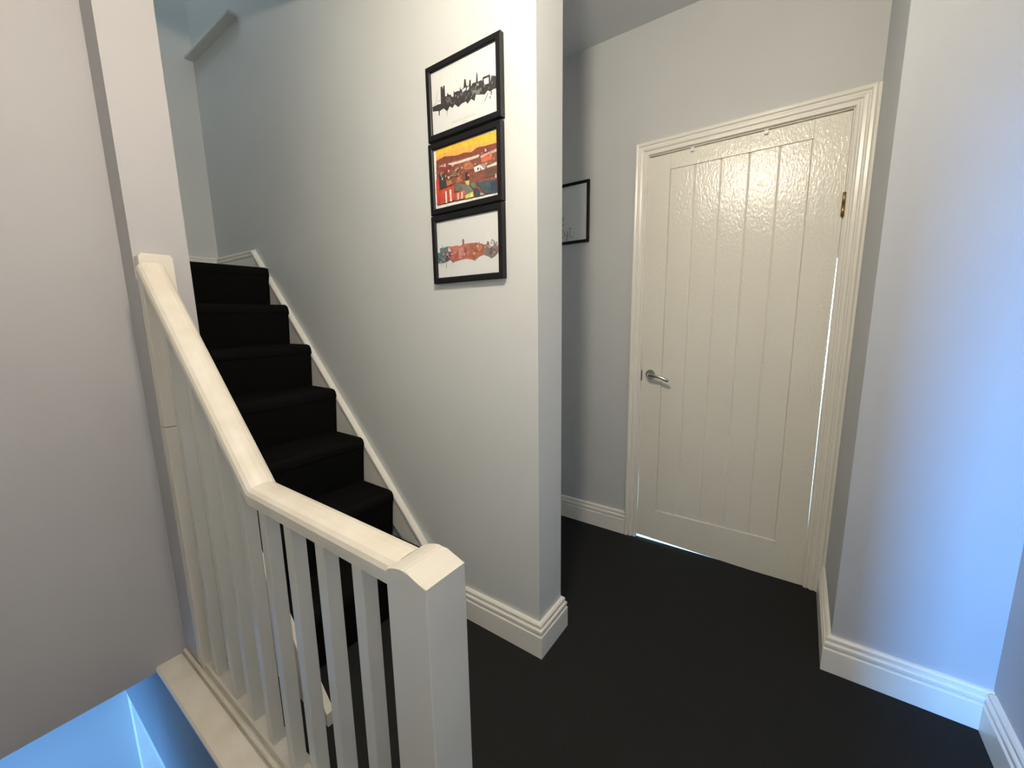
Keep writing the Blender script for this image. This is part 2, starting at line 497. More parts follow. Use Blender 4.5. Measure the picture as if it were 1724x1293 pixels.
# half newel against the partition
prism('half_newel', [(0.374, 0.020), (0.374, 0.903), (0.458, 0.903), (0.458, 0.020)], 'x', -1.661, -1.615, 'cream', ba, 0.0025)
prism('half_newel', [(0.374, 0.9045), (0.374, 1.430), (0.382, 1.438), (0.450, 1.438), (0.458, 1.430), (0.458, 0.9045)], 'x', -1.661, -1.615, 'cream', ba, 0.0025)
# handrail: level from the newel, then rising with the stairs
RP = []
hw, hh = 0.035, 0.027
for a, b in ((-0.72, -1.0), (0.72, -1.0), (0.86, -0.80), (0.84, -0.35), (1.0, -0.12), (1.0, 0.25), (0.90, 0.58), (0.70, 0.82), (0.40, 0.96), (0.0, 1.0),
             (-0.40, 0.96), (-0.70, 0.82), (-0.90, 0.58), (-1.0, 0.25), (-1.0, -0.12), (-0.84, -0.35), (-0.86, -0.80)):
    RP.append((b*hh, 0.40+a*hw))
rail_path = [(nx0+0.006, 0.822), (-1.035, 0.822), (-1.618, 1.390)]
sweep('handrail', rail_path, RP, -1, 'worn', ba, axis='y')
# base: nosing board and stepped base rail
NB = [(0.283, 0.000), (0.281, 0.006), (0.281, 0.016), (0.286, 0.022), (0.356, 0.022), (0.358, 0.019), (0.358, 0.000)]
prism('nosing_board', NB, 'x', XL+0.001, nx0+0.02, 'worn', ba)
BR = [(0.358, 0.0), (0.358, 0.012), (0.362, 0.012), (0.362, 0.030), (0.365, 0.034), (0.371, 0.034), (0.373, 0.026), (0.377, 0.026), (0.379, 0.046), (0.384, 0.050), (0.416, 0.050),
      (0.422, 0.044), (0.432, 0.040), (0.434, 0.0)]
prism('base_rail', BR, 'x', XL+0.001, nx0+0.002, 'worn', ba)


def rail_under(x):
    z = 0.822 if x > -1.035 else 0.822+(x+1.035)*(1.390-0.822)/(-1.618+1.035)
    return z-0.012


for xb in (-0.632, -0.760, -0.890, -1.012, -1.133, -1.256, -1.378, -1.525):
    h = 0.016
    bm = bmesh.new()
    add_prism(bm, [(xb-h, 0.046), (xb+h, 0.046), (xb+h, rail_under(xb+h)), (xb-h, rail_under(xb-h))], 'y', 0.384, 0.416, 0.0015, 1)
    obj('baluster', bm, 'satin', ba)

# ------------------------------------------------------------------ white boarded door
dr = empty('door_1', (-0.285, YB, 0))
struct(dr, 'white gloss boarded door with chrome lever in a moulded frame', 'door')
DX0, DX1, DF, DB = -0.665, 0.0955, 2.117, 2.152
PX0, PX1, PZ0, PZ1 = -0.567, -0.021, 0.185, 1.912
DT = 1.982


def gapz(x):
    return 0.003+max(0.0, (-0.10-x))*0.030


prism('stile', [(DX0, gapz(DX0)), (PX0, gapz(PX0)), (PX0, DT), (DX0, DT), (DX0, 0.42), (DX0+0.003, 0.36), (DX0+0.003, 0.2), (DX0, 0.14)], 'y', DF, DB, 'door', dr, 0.001, 1)
prism('stile', [(PX1, 0.003), (DX1, 0.003), (DX1-0.0005, 0.26), (DX1-0.0012, 0.33), (DX1-0.0022, 0.60), (DX1-0.0032, 0.95), (DX1-0.0028, 1.20), (DX1-0.0012, 1.42), (DX1-0.0005, 1.5), (DX1, DT), (PX1, DT)], 'y', DF, DB, 'door', dr, 0.001, 1)
prism('rail', [(PX0, PZ1), (PX1, PZ1), (PX1, DT), (PX0, DT)], 'y', DF, DB, 'door', dr, 0.001, 1)
prism('rail', [(PX0, gapz(PX0)), (-0.10, 0.003), (PX1, 0.003), (PX1, PZ0), (PX0, PZ0)], 'y', DF, DB, 'door', dr, 0.001, 1)
pw = (PX1-PX0)/5
for k in range(5):
    xa, xb = PX0+pw*k, PX0+pw*(k+1)
    c = 0.0045
    f = DF+0.005
    poly = [(xa, f+c), (xa+c, f), (xb-c, f), (xb, f+c), (xb, DB-0.004), (xa, DB-0.004)]
    prism('plank', poly, 'z', PZ0-0.004, PZ1+0.004, 'door', dr)
# lining and stops
JX0, JX1, JZ = -0.667, 0.0960, 1.990
box('lining', (JX0-0.034, YB-0.002, 0), (JX0, YB+0.12, JZ+0.034), 'gloss', dr)
box('lining', (JX1, YB-0.002, 0), (JX1+0.034, YB+0.12, JZ+0.034), 'gloss', dr)
box('lining', (JX0, YB-0.002, JZ), (JX1, YB+0.12, JZ+0.034), 'gloss', dr)
box('door_stop', (JX0, DB+0.002, 0.45), (JX0+0.014, DB+0.03, JZ), 'gloss', dr)
box('door_stop', (JX0, DB+0.002, JZ-0.014), (JX1, DB+0.03, JZ), 'gloss', dr)
box('door_stop', (JX1-0.014, DB+0.002, 1.45), (JX1, DB+0.03, JZ), 'gloss', dr)
# architrave: moulded, mitred round the opening; profile is (distance outward, y)
AP = [(0.0, YB), (0.0, YB-0.010), (0.003, YB-0.014), (0.012, YB-0.014), (0.015, YB-0.0105), (0.019, YB-0.0105), (0.024, YB-0.017), (0.034, YB-0.019),
      (0.038, YB-0.0155), (0.042, YB-0.0155), (0.046, YB-0.022), (0.055, YB-0.024), (0.060, YB-0.021), (0.060, YB)]
sweep('architrave', [(JX0-0.004, 0.0), (JX0-0.004, JZ+0.004), (JX1+0.004, JZ+0.004), (JX1+0.004, 0.0)], AP, 1, 'gloss', dr, axis='y')
box('architrave_fillet', (JX1+0.064, YB-0.020, 0), (XR+0.001, YB+0.001, JZ+0.064), 'gloss', dr, 0.002)
# lever handle
HX, HZ = -0.622, 0.928
bm = bmesh.new()
add_lathe(bm, (HX, DF, HZ), [(0.0245, 0.0), (0.0245, -0.006), (0.0225, -0.0085), (0.012, -0.009)], 36, 'y')
rose = obj('handle_rose', bm, 'chrome', dr)
tag(rose, 'round brushed chrome rose')
bm = bmesh.new()
path = [(HX, DF-0.006, HZ), (HX, DF-0.030, HZ), (HX+0.002, DF-0.041, HZ), (HX+0.010, DF-0.048, HZ), (HX+0.028, DF-0.050, HZ-0.0005), (HX+0.050, DF-0.050, HZ-0.003), (HX+0.072, DF-0.050, HZ-0.009), (HX+0.092, DF-0.049, HZ-0.018), (HX+0.104, DF-0.048, HZ-0.024)]
add_tube(bm, path, [0.0095, 0.0095, 0.0095, 0.009, 0.0085, 0.008, 0.008, 0.008, 0.006], 14)
lv = obj('lever', bm, 'chrome', rose, True)
tag(lv, 'curved chrome lever')
box('latch_keep', (JX0-0.001, DF-0.004, HZ-0.035), (JX0+0.0025, DF+0.02, HZ+0.018), 'dark', dr)
bm = bmesh.new()
add_tube(bm, [(JX1-0.001, DF-0.004, 1.600), (JX1-0.001, DF-0.004, 1.645)], 0.006, 12)
add_tube(bm, [(JX1-0.001, DF-0.004, 1.647), (JX1-0.001, DF-0.004, 1.690)], 0.0055, 12)
tag(obj('hinge', bm, 'brass', dr, True), 'worn brass hinge knuckle')

for x, side in ((-0.471, 'handle side'), (-0.184, 'hinge side')):
    bm = bmesh.new()
    add_box(bm, (x-0.0075, DF-0.004, DT-0.016), (x+0.0075, DF-0.001, DT+0.004), 0.001, 1)
    add_box(bm, (x-0.0075, DF-0.004, DT+0.0015), (x+0.0075, DB+0.001, DT+0.004))
    add_box(bm, (x-0.006, DF-0.013, DT-0.016), (x+0.006, DF-0.003, DT-0.011), 0.001, 1)
    tag(obj('over_door_hook', bm, 'plastic'), 'small white over-door hook on the %s of the white door top' % side, 'hook', 'over-door hooks on the white door')

# ------------------------------------------------------------------ pictures
ART_MATS = {}


def art_mat(c, var=0.18):
    k = tuple(round(v, 3) for v in c)
    if k not in ART_MATS:
        ART_MATS[k] = mat('print_ink', c, 0.55, var=var, var_scale=70, detail=5)
    return ART_MATS[k]


def picture(name, cx, cz, w, h, bw, ywall, label, group, depth=0.020, facing=-1):
    yf = ywall-depth
    e = tag(empty(name, (cx, ywall, cz-h/2)), label, 'picture', group)
    x0, x1, z0, z1 = cx-w/2, cx+w/2, cz-h/2, cz+h/2
    prof = [(0.0, ywall-0.001), (0.0, yf+0.002), (0.002, yf), (bw-0.003, yf), (bw, yf+0.003), (bw, ywall-0.001)]
    # mitred frame from four mouldings
    P = [(x0, z0), (x1, z0), (x1, z1), (x0, z1)]
    for i in range(4):
        a, b = Vector(P[i]), Vector(P[(i+1) % 4])
        t = (b-a).normalized()
        nrm = Vector((-t.y, t.x))
        bm = bmesh.new()
        r0 = [bm.verts.new((a.x+nrm.x*d+t.x*d, y, a.y+nrm.y*d+t.y*d)) for d, y in prof]
        r1 = [bm.verts.new((b.x+nrm.x*d-t.x*d, y, b.y+nrm.y*d-t.y*d)) for d, y in prof]
        n = len(prof)
        for j in range(n):
            bm.faces.new((r0[j], r0[(j+1) % n], r1[(j+1) % n], r1[j]))
        bm.faces.new(r0)
        bm.faces.new(r1[::-1])
        obj('frame_moulding', bm, 'black', e)
    sheet = box('print', (x0+bw-0.002, yf+0.008, z0+bw-0.002), (x1-bw+0.002, ywall-0.002, z1-bw+0.002), 'paper', e)
    return e, sheet, yf+0.008


def ink(sheet, e, cx, cz, ysheet, layers, lim):
    """flat printed shapes, a hair proud of the paper, one mesh per ink colour"""
    level = 0
    for color, polys in layers:
        level += 1
        y = ysheet-0.00012*level
        for poly in polys:
            bm = bmesh.new()
            vs = [bm.verts.new((cx+max(-lim[0], min(lim[0], u)), y, cz+max(-lim[1], min(lim[1], v)))) for u, v in poly]
            f = bm.faces.new(vs)
            f.normal_update()
            if f.normal.y > 0:
                f.normal_flip()
            bmesh.ops.triangulate(bm, faces=bm.faces[:], ngon_method='EAR_CLIP')
            obj('printed_ink', bm, art_mat(color), sheet)


def blots(sheet, cx, cz, y, line, spread, colors, n, size):
    """loose brush dabs scattered along a line of the print, one mesh per colour"""
    for k, col in enumerate(colors):
        bm = bmesh.new()
        for i in range(n//len(colors)):
            u, v = line(random.random())
            u += random.uniform(-1, 1)*spread[0]
            v += random.uniform(-1, 1)*spread[1]*0.8
            m = random.randint(4, 7)
            a0 = random.random()*6.28
            r = size*random.uniform(0.5, 1.2)
            vs = [bm.verts.new((cx+u+math.cos(a0+6.2832*j/m)*r*random.uniform(0.5, 1.1), y-0.00003*(k+1), cz+v+math.sin(a0+6.2832*j/m)*r*random.uniform(0.6, 1.4))) for j in range(m)]
            bm.faces.new(vs)
        tag(obj('brush_dabs', bm, art_mat(col), sheet), kind='stuff')


def lettering(sheet, e, text, x, y, z, size, color):
    cu = bpy.data.curves.new('lettering', 'FONT')
    cu.body = text
    cu.size = size
    cu.align_x = 'CENTER'
    t = bpy.data.objects.new('lettering', cu)
    COL.objects.link(t)
    t.rotation_euler = (math.pi/2, 0, 0)
    t.location = (x, y, z)
    bpy.context.view_layer.update()
    me = bpy.data.meshes.new_from_object(t.evaluated_get(bpy.context.evaluated_depsgraph_get()))
    me.transform(t.matrix_world)
    bpy.data.objects.remove(t)
    me.materials.clear()
    me.materials.append(art_mat(color, 0.05))
    o = bpy.data.objects.new('lettering', me)
    COL.objects.link(o)
    o.parent = sheet


ART = {
 'P1': {
  'sky': [(-0.1412, -0.0057), (-0.1147, -0.0048), (-0.0999, -0.0071), (-0.0985, 0.0451), (-0.0897, 0.0443), (-0.0883, 0.0356), (-0.0847, 0.0459), (-0.0791, 0.0429), (-0.0782, 0.0096), (-0.0714, 0.0089), (-0.066, 0.0187), (-0.0626, 0.0101), (-0.0532, 0.0085), (-0.048, -0.0006), (-0.0404, -0.0016), (-0.0384, 0.0191), (-0.036, 0.0096), (-0.023, 0.0094), (-0.012, 0.0073), (-0.0104, 0.0192), (-0.0072, 0.0108), (-0.0055, 0.0078), (0.0056, 0.0117), (0.0095, 0.0349), (0.0157, 0.033), (0.0183, 0.0127), (0.028, 0.0097), (0.0314, 0.0256), (0.0375, 0.0248), (0.0375, 0.0043), (0.044, 0.012), (0.0588, 0.0109), (0.0614, 0.0327), (0.0634, 0.0403), (0.0656, 0.0313), (0.0665, 0.0097), (0.0802, 0.0101), (0.0843, 0.0065), (0.0872, 0.0161), (0.1122, 0.0151), (0.1139, 0.0169), (0.117, 0.0101), (0.1172, -0.0074), (0.1219, 0.0097), (0.1419, 0.0021), (0.1409, -0.0322), (0.1288, -0.0308), (0.1155, -0.0338), (0.1058, -0.0273), (0.0938, -0.0355), (0.0803, -0.0315), (0.0564, -0.0255), (0.0505, -0.042), (0.0368, -0.0319), (0.0203, -0.0417), (0.0135, -0.0324), (-0.0067, -0.034), (-0.02, -0.0402), (-0.0361, -0.0267), (-0.0461, -0.0353), (-0.059, -0.0265), (-0.0713, -0.0384), (-0.0881, -0.0246), (-0.1042, -0.0279), (-0.126, -0.0231), (-0.1402, -0.0204)],
  'hole': [(0.0911, 0.009), (0.1111, 0.0085), (0.1106, -0.0088), (0.0931, -0.0081)],
  'g1': [(0.0381, -0.0031), (0.0592, 0.0), (0.0567, -0.0184), (0.0443, -0.0219), (0.0352, -0.0289)],
  'g2': [(-0.0745, 0.006), (-0.0555, 0.0016), (-0.0505, -0.0125), (-0.07, -0.017)],
  'g3': [(0.057, -0.0125), (0.0758, -0.017), (0.0719, -0.0278), (0.0547, -0.0238)],
  'd1': [(0.1055, -0.0355), (0.1071, -0.0372), (0.0931, -0.0556), (0.0914, -0.0545)],
  'd2': [(0.1135, -0.0462), (0.1176, -0.0485), (0.1157, -0.0551), (0.1133, -0.0532)],
  'd3': [(-0.0727, -0.0367), (-0.0704, -0.0373), (-0.0728, -0.0573)],
  'd4': [(-0.112, -0.0257), (-0.1061, -0.0273), (-0.108, -0.0411), (-0.1121, -0.042)],
  'd5': [(0.1189, -0.0337), (0.1237, -0.0351), (0.1184, -0.0465), (0.1168, -0.0454)],
  'w1': [(-0.0001, 0.0067), (0.0154, 0.0087), (0.0151, 0.0015), (-0.0005, -0.0011)],
  'w2': [(0.0198, 0.0062), (0.0288, 0.0082), (0.0284, -0.0001), (0.0194, -0.0022)],
  'w3': [(0.062, 0.0052), (0.0642, 0.005), (0.064, -0.0014), (0.0617, -0.0013)],
  'w4': [(0.0672, 0.0053), (0.0697, 0.0051), (0.0695, -0.0019), (0.0669, -0.0012)],
  'c1': [(-0.1409, -0.0012), (-0.114, 0.0061), (-0.101, 0.0061), (-0.1011, 0.0042), (-0.1141, 0.0041), (-0.1411, -0.0037)],
  'c2': [(-0.125, 0.008), (-0.1119, 0.0377), (-0.11, 0.0371), (-0.1216, 0.007)],
 },
 'P2': {
  'paper': [(-0.1411, 0.1018), (0.1431, 0.0967), (0.142, -0.1003), (-0.1432, -0.0966)],
  'sky': [(-0.1301, 0.1004), (0.1401, 0.0943), (0.1395, 0.0559), (-0.1305, 0.0607)],
  'sky2': [(-0.1293, 0.0797), (-0.0529, 0.0812), (0.0652, 0.0738), (0.1395, 0.0645), (0.1395, 0.0537), (-0.1308, 0.0559)],
  'hill': [(-0.1307, 0.0631), (-0.0922, 0.069), (-0.0539, 0.0627), (-0.0267, 0.0589), (0.0003, 0.0609), (0.0327, 0.0546), (0.0585, 0.0631), (0.0956, 0.0599), (0.1168, 0.0592), (0.139, 0.0581), (0.1396, 0.0278), (-0.1311, 0.0413)],
  'land': [(-0.1312, 0.0511), (0.1396, 0.0365), (0.1392, -0.0909), (-0.135, -0.0866)],
  'roofs_white': [(-0.0725, 0.0421), (-0.0141, 0.0399), (0.0671, 0.0399), (0.0683, 0.0318), (0.0252, 0.0313), (-0.0695, 0.0331)],
  'band2': [(-0.1155, 0.0429), (-0.0848, 0.0447), (-0.0854, 0.0341), (-0.1143, 0.033)],
  'band3': [(0.0731, 0.0341), (0.1192, 0.039), (0.1394, 0.0408), (0.1392, 0.0322), (0.1068, 0.0287), (0.0728, 0.0275)],
  'orange1': [(0.0759, 0.0246), (0.0915, 0.03), (0.1038, 0.0316), (0.1189, 0.0304), (0.1199, 0.0137), (0.0754, 0.0135)],
  'rustA': [(-0.0013, 0.0278), (0.0251, 0.0301), (0.0436, 0.009), (0.04, 0.0007), (-0.0023, 0.0072)],
  'rustB': [(-0.1302, 0.0436), (-0.0801, 0.033), (-0.0554, 0.0348), (-0.0565, 0.0161), (-0.1317, 0.0097)],
  'redroof': [(-0.0336, -0.0099), (-0.0097, -0.0076), (-0.0091, -0.0288), (-0.0346, -0.0286)],
  'house_white': [(0.0434, 0.0045), (0.069, 0.0081), (0.0901, -0.0098), (0.0476, -0.0112)],
  'house_roof': [(0.069, 0.0081), (0.103, 0.0075), (0.0917, -0.009)],
  'win1': [(0.0586, 0.0002), (0.0649, -0.0), (0.0646, -0.0067), (0.0583, -0.0066)],
  'white_street': [(0.0996, -0.0029), (0.1395, 0.0017), (0.1392, -0.008), (0.0994, -0.0084)],
  'brown': [(0.0901, -0.012), (0.1391, -0.0113), (0.139, -0.0376), (0.0923, -0.0372)],
  'darkA': [(-0.1177, 0.0093), (-0.0923, 0.0091), (-0.0834, -0.0217), (-0.0876, -0.033), (-0.1168, -0.035)],
  'darkB': [(0.0054, -0.006), (0.0203, -0.0044), (0.0224, -0.0303), (0.0043, -0.0291)],
  'olive': [(-0.0565, 0.0161), (-0.0324, 0.0135), (-0.0333, -0.0028), (-0.0507, -0.0065)],
  'slate1': [(-0.0451, -0.0314), (-0.0177, -0.0319), (0.0049, -0.0526), (0.0045, -0.0596), (-0.043, -0.0557)],
  'slate2': [(-0.0147, -0.0395), (0.0088, -0.0393), (0.0373, -0.0633), (0.0371, -0.069), (0.0039, -0.0736)],
  'yellowA': [(0.0025, -0.0311), (0.0224, -0.0314), (0.0217, -0.0476), (0.0087, -0.0416)],
  'greenA': [(0.0252, -0.0424), (0.0511, -0.0428), (0.052, -0.0613), (0.0375, -0.0598)],
  'blueA': [(0.0542, -0.0457), (0.1134, -0.0481), (0.1392, -0.0509), (0.1386, -0.0908), (0.0905, -0.0867)],
  'navy': [(0.1132, -0.0547), (0.1394, -0.0531), (0.1387, -0.0874), (0.1153, -0.0843)],
  'darkC': [(0.0406, -0.0639), (0.063, -0.0657), (0.0717, -0.0856), (0.0459, -0.0904)],
  'red1': [(-0.1332, -0.0023), (-0.1185, -0.004), (-0.1182, -0.0856), (-0.1331, -0.0864)],
  'red2': [(-0.1152, -0.0378), (-0.0471, -0.0346), (-0.0444, -0.0832), (-0.1164, -0.0859)],
  'red3': [(-0.0415, -0.0608), (0.0013, -0.0578), (0.0017, -0.0851), (-0.041, -0.085)],
  'yellowB': [(0.0038, -0.076), (0.0387, -0.0693), (0.0406, -0.0871), (0.0039, -0.0878)],
  'grey': [(0.0688, -0.0794), (0.0813, -0.0827), (0.0874, -0.0884), (0.07, -0.0888)],
  'w1': [(-0.0892, -0.0474), (-0.082, -0.0475), (-0.0818, -0.0866), (-0.089, -0.0867)],
  'w2': [(-0.0687, -0.045), (-0.0599, -0.0454), (-0.0585, -0.0844), (-0.0674, -0.0854)],
  'w3': [(-0.0314, -0.065), (-0.0262, -0.0647), (-0.0262, -0.0851), (-0.0314, -0.0854)],
  'w4': [(-0.0135, -0.0634), (-0.0084, -0.0632), (-0.0084, -0.0845), (-0.0135, -0.0848)],
  'w5': [(0.0302, -0.0783), (0.0341, -0.0778), (0.0344, -0.086), (0.0305, -0.0865)],
  'tri': [(-0.0768, -0.0013), (-0.0627, -0.0017), (-0.0703, -0.011)],
  'dot': [(-0.0812, -0.0149), (-0.0582, -0.0157), (-0.0555, -0.0294), (-0.0786, -0.0311)],
  'white6': [(0.1349, -0.0346), (0.139, -0.0343), (0.1387, -0.0464), (0.1346, -0.0455)],
 },
 'P3': {
  'teal': [(-0.1437, -0.0097), (-0.1302, -0.008), (-0.1304, 0.0072), (-0.1182, 0.0074), (-0.1157, 0.0192), (-0.1139, 0.0069), (-0.1007, 0.0085), (-0.0877, 0.0101), (-0.0885, -0.0423), (-0.1105, -0.0464), (-0.1438, -0.045)],
  'purple': [(-0.1039, -0.0092), (-0.0717, -0.0095), (-0.0743, -0.0376), (-0.1037, -0.0425)],
  'red': [(-0.0898, 0.0103), (-0.0708, 0.0067), (-0.0435, 0.0081), (-0.0334, 0.0041), (-0.0189, 0.0083), (-0.0191, 0.0242), (-0.0139, 0.0265), (-0.0097, 0.0231), (-0.0098, 0.0087), (0.0093, 0.0094), (0.0289, 0.0086), (0.0728, 0.0008), (0.078, -0.0096), (0.0752, -0.036), (0.0502, -0.0406), (0.0362, -0.0507), (-0.005, -0.0411), (-0.0589, -0.0465), (-0.0798, -0.0401), (-0.0718, -0.011)],
  'pink': [(-0.0722, -0.0184), (-0.0367, -0.0205), (-0.0377, -0.041), (-0.0589, -0.0465), (-0.0798, -0.0401)],
  'brown': [(0.0267, 0.0032), (0.0727, -0.0006), (0.0715, -0.0342), (0.0363, -0.0493), (0.0051, -0.0392), (0.0163, -0.0114)],
  'gold': [(0.0497, -0.0051), (0.0687, -0.0072), (0.0624, -0.022), (0.0472, -0.0204)],
  'ochre': [(0.0057, -0.0247), (0.0353, -0.0249), (0.0383, -0.0481), (0.0071, -0.0394)],
  'salmon': [(-0.0358, -0.003), (-0.0113, -0.0027), (-0.0101, -0.0202), (-0.0253, -0.0392), (-0.0376, -0.0381)],
  'tower': [(-0.0189, 0.0242), (-0.0139, 0.0265), (-0.0101, 0.0232), (-0.0104, 0.0081), (-0.0189, 0.0083)],
  'grey': [(0.0745, -0.0022), (0.0894, -0.0039), (0.0951, -0.0004), (0.0984, -0.0118), (0.1393, -0.0122), (0.1396, -0.0328), (0.1249, -0.0436), (0.1101, -0.0505), (0.0974, -0.0424), (0.0753, -0.0346)],
  'g2': [(0.0984, -0.0118), (0.1185, -0.0141), (0.1142, -0.0357), (0.0994, -0.0398)],
  'mauve': [(0.1275, -0.015), (0.1392, -0.0136), (0.1394, -0.0273), (0.1289, -0.0316)],
  'arch1': [(0.1061, -0.0017), (0.112, 0.01), (0.1175, 0.0107), (0.1098, -0.0021)],
  'arch2': [(0.1157, 0.011), (0.1245, 0.0031), (0.1313, -0.01), (0.1259, -0.0101), (0.1208, 0.0008)],
  'smoke': [(0.0849, 0.0257), (0.1001, 0.0375), (0.0979, 0.0282), (0.0939, 0.0191)],
  'd1': [(-0.0997, -0.0474), (-0.0971, -0.0476), (-0.0986, -0.0665), (-0.1012, -0.0655)],
  'd2': [(0.0343, -0.0491), (0.0386, -0.0495), (0.037, -0.0544)],
  'd3': [(-0.1328, -0.0491), (-0.1107, -0.0495), (-0.1136, -0.0614), (-0.1269, -0.0604)],
 },
 'script': [
  [(-1.1508, 1.7554), (-1.1392, 1.7593), (-1.1319, 1.7707), (-1.1376, 1.7791), (-1.145, 1.7754), (-1.1466, 1.7548), (-1.1449, 1.7378), (-1.1391, 1.7356), (-1.1334, 1.7446)],
  [(-1.1505, 1.6909), (-1.1406, 1.6911), (-1.1348, 1.7016), (-1.139, 1.714), (-1.1448, 1.7113), (-1.1472, 1.6905), (-1.1455, 1.6692), (-1.1388, 1.667), (-1.1298, 1.6785), (-1.125, 1.7073), (-1.1273, 1.6824), (-1.1207, 1.6746), (-1.1109, 1.6859), (-1.1095, 1.7094), (-1.1092, 1.676), (-1.1108, 1.658), (-1.1173, 1.6504), (-1.1231, 1.6553), (-1.1174, 1.6672), (-1.1027, 1.678)],
  [(-1.0941, 1.717), (-1.0956, 1.6979), (-1.0954, 1.6729), (-1.0905, 1.6667), (-1.0833, 1.6714)],
  [(-1.0989, 1.7149), (-1.086, 1.7132)],
  [(-1.0792, 1.6695), (-1.0752, 1.6683)],
 ],
}

GP = 'three framed prints hung in a column'
W_, H_, B_ = 0.326, 0.238, 0.0205
LIM = (W_/2-B_+0.001, H_/2-B_+0.001)
# monochrome city skyline
c = (-0.974, 1.967)
e, sh, ys = picture('framed_print', c[0], c[1], W_, H_, B_, YP, 'black framed monochrome city skyline print, topmost of three', GP)
A = ART['P1']
ink(sh, e, c[0], c[1], ys, [((0.42, 0.41, 0.39), [A['c1'], A['c2']]), ((0.035, 0.032, 0.033), [A['sky'], A['d1'], A['d2'], A['d3'], A['d4'], A['d5']]),
                            ((0.18, 0.18, 0.17), [A['g1'], A['g3']]), ((0.10, 0.10, 0.09), [A['g2']]), ((0.78, 0.78, 0.76), [A['hole'], A['w1'], A['w2'], A['w3'], A['w4']])], LIM)
lettering(sh, e, 'KINGSTON UPON HULL', c[0]+0.002, ys-0.0004, c[1]-0.0835, 0.0098, (0.45, 0.45, 0.44))
lettering(sh, e, 'ENGLAND', c[0]+0.002, ys-0.0004, c[1]-0.0915, 0.0055, (0.45, 0.45, 0.44))
blots(sh, c[0], c[1], ys-0.0008, lambda t: (-0.075+0.215*t, -0.012-0.006*t), (0.012, 0.014),
      [(0.10, 0.10, 0.095), (0.055, 0.05, 0.05), (0.20, 0.19, 0.19), (0.025, 0.023, 0.024)], 55, 0.0045)
# orange sunset over rooftops
c = (-0.977, 1.7215)
e, sh, ys = picture('framed_print', c[0], c[1], W_, H_, B_, YP, 'black framed print of orange sunset over coloured rooftops, between two skyline prints', GP)
A = ART['P2']
K = {'sky': (0.84, 0.47, 0.05), 'sky2': (0.86, 0.40, 0.09), 'hill': (0.20, 0.055, 0.035), 'land': (0.22, 0.075, 0.05), 'roofs_white': (0.66, 0.55, 0.48), 'band2': (0.58, 0.42, 0.36),
     'band3': (0.50, 0.40, 0.36), 'orange1': (0.62, 0.13, 0.06), 'rustA': (0.42, 0.14, 0.07), 'rustB': (0.24, 0.05, 0.04), 'redroof': (0.46, 0.16, 0.09), 'house_white': (0.76, 0.74, 0.68),
     'house_roof': (0.32, 0.26, 0.22), 'win1': (0.03, 0.03, 0.03), 'white_street': (0.70, 0.66, 0.60), 'brown': (0.12, 0.07, 0.05), 'darkA': (0.04, 0.04, 0.045), 'darkB': (0.05, 0.035, 0.04),
     'olive': (0.24, 0.15, 0.07), 'slate1': (0.13, 0.12, 0.10), 'slate2': (0.16, 0.17, 0.15), 'yellowA': (0.55, 0.50, 0.12), 'greenA': (0.09, 0.19, 0.11), 'blueA': (0.05, 0.085, 0.10),
     'navy': (0.03, 0.04, 0.08), 'darkC': (0.045, 0.06, 0.06), 'red1': (0.52, 0.045, 0.025), 'red2': (0.48, 0.07, 0.04), 'red3': (0.50, 0.15, 0.09), 'yellowB': (0.62, 0.58, 0.15), 'grey': (0.38, 0.36, 0.32),
     'tri': (0.60, 0.55, 0.46), 'dot': (0.45, 0.16, 0.08)}
ly = [((0.80, 0.80, 0.77), [A['paper']])]
ly += [(K[k], [A[k]]) for k in A if k in K]
ly += [((0.80, 0.72, 0.62), [A[k] for k in ('w1', 'w2', 'w3', 'w4', 'w5', 'white6')])]
ink(sh, e, c[0], c[1], ys, ly, LIM)
blots(sh, c[0], c[1], ys-0.0050, lambda t: (-0.125+0.26*t, 0.010+0.012*math.sin(t*9)), (0.012, 0.030),
      [(0.34, 0.12, 0.07), (0.50, 0.38, 0.30), (0.14, 0.06, 0.05), (0.42, 0.20, 0.12), (0.60, 0.50, 0.42), (0.24, 0.16, 0.12)], 70, 0.0045)
# watercolour skyline
c = (-0.978, 1.479)
e, sh, ys = picture('framed_print', c[0], c[1], W_, H_, B_, YP, 'black framed red watercolour skyline print, lowest of three', GP)
A = ART['P3']
K = {'smoke': (0.68, 0.66, 0.62), 'd3': (0.60, 0.61, 0.57), 'teal': (0.10, 0.17, 0.18), 'purple': (0.10, 0.07, 0.10), 'red': (0.46, 0.16, 0.12), 'pink': (0.46, 0.11, 0.12), 'brown': (0.36, 0.13, 0.07), 'gold': (0.50, 0.24, 0.13),
     'ochre': (0.33, 0.13, 0.06), 'salmon': (0.55, 0.27, 0.20), 'tower': (0.20, 0.15, 0.15), 'grey': (0.20, 0.15, 0.13), 'g2': (0.14, 0.13, 0.12), 'mauve': (0.30, 0.16, 0.16), 'arch1': (0.36, 0.38, 0.36), 'arch2': (0.20, 0.22, 0.22), 'd1': (0.2, 0.24, 0.22), 'd2': (0.4, 0.2, 0.12)}
ink(sh, e, c[0], c[1], ys, [(K[k], [A[k]]) for k in K], LIM)

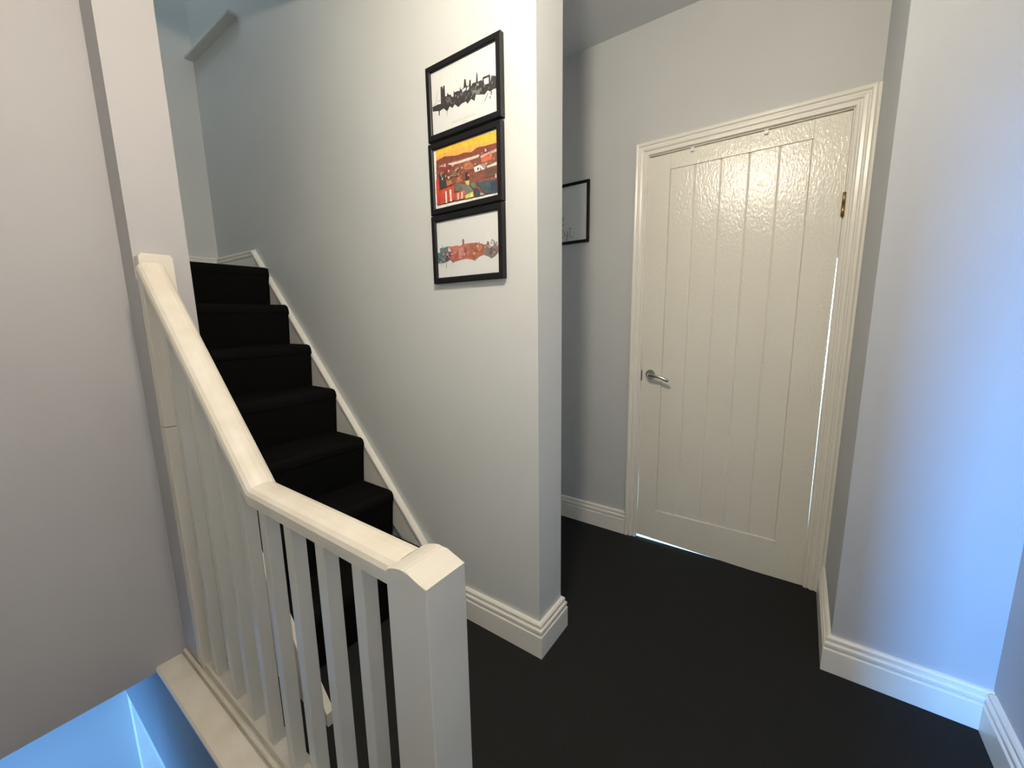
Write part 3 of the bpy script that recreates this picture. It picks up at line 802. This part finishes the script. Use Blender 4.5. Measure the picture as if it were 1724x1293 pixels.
blots(sh, c[0], c[1], ys-0.0030, lambda t: (-0.098+0.195*t, -0.018-0.010*math.sin(t*6)), (0.022, 0.020),
      [(0.50, 0.20, 0.15), (0.34, 0.10, 0.08), (0.58, 0.33, 0.26), (0.40, 0.17, 0.08), (0.28, 0.10, 0.10)], 60, 0.0052)
blots(sh, c[0], c[1], ys-0.0031, lambda t: (-0.137+0.03*t, -0.028), (0.010, 0.022), [(0.16, 0.25, 0.26), (0.07, 0.10, 0.12), (0.30, 0.36, 0.35)], 22, 0.0042)
blots(sh, c[0], c[1], ys-0.0031, lambda t: (0.095+0.045*t, -0.018), (0.010, 0.020), [(0.34, 0.30, 0.26), (0.12, 0.11, 0.10), (0.44, 0.38, 0.33)], 24, 0.0042)

# framed script print in the passage
e, sh, ys = picture('framed_print', -1.185, 1.791, 0.41, 0.318, 0.0145, YB, 'thin black framed print with handwritten script in the passage', None, 0.016)
bm = bmesh.new()
for stroke in ART['script']:
    # smooth the stroke, then draw it as a thin flat ribbon of ink
    pts = [Vector(p) for p in stroke]
    for _ in range(2):
        q = [pts[0]]
        for a, b in zip(pts, pts[1:]):
            q += [a*0.75+b*0.25, a*0.25+b*0.75]
        pts = q+[pts[-1]]
    hwid = 0.0011
    L, R_ = [], []
    for i, p in enumerate(pts):
        t = (pts[min(len(pts)-1, i+1)]-pts[max(0, i-1)])
        t = t.normalized() if t.length > 1e-9 else Vector((1, 0))
        n = Vector((-t.y, t.x))
        L.append(bm.verts.new((p.x+n.x*hwid, ys-0.0003, p.y+n.y*hwid)))
        R_.append(bm.verts.new((p.x-n.x*hwid, ys-0.0003, p.y-n.y*hwid)))
    for i in range(len(pts)-1):
        bm.faces.new((L[i], R_[i], R_[i+1], L[i+1]))
o = obj('script_lettering', bm, art_mat((0.04, 0.04, 0.035)), sh)

# ------------------------------------------------------------------ pendant lamp over the landing (its light fills the scene)
LX, LY, LZL = -0.37, 0.36, 2.27
lp = tag(empty('pendant_lamp', (LX, LY, CE)), 'opal glass globe pendant lamp hanging from the landing ceiling', 'lamp')
bm = bmesh.new()
add_lathe(bm, (LX, LY, CE), [(0.045, 0.0), (0.045, -0.012), (0.036, -0.022), (0.012, -0.030)], 32)
obj('ceiling_rose', bm, 'plastic', lp)
obj('cord', add_tube(bmesh.new(), [(LX, LY, CE-0.02), (LX, LY, LZL+0.10)], 0.003, 8), 'plastic', lp, True)
bm = bmesh.new()
add_lathe(bm, (LX, LY, LZL+0.055), [(0.026, 0.0), (0.026, 0.035), (0.018, 0.048), (0.006, 0.052)], 24)
obj('lamp_holder', bm, 'plastic', lp)
bm = bmesh.new()
bmesh.ops.create_uvsphere(bm, u_segments=32, v_segments=16, radius=0.06, matrix=Matrix.Translation((LX, LY, LZL)))
obj('globe', bm, emit('lit_opal_glass', (1.0, 0.885, 0.73), LAMP_STRENGTH), lp, True)
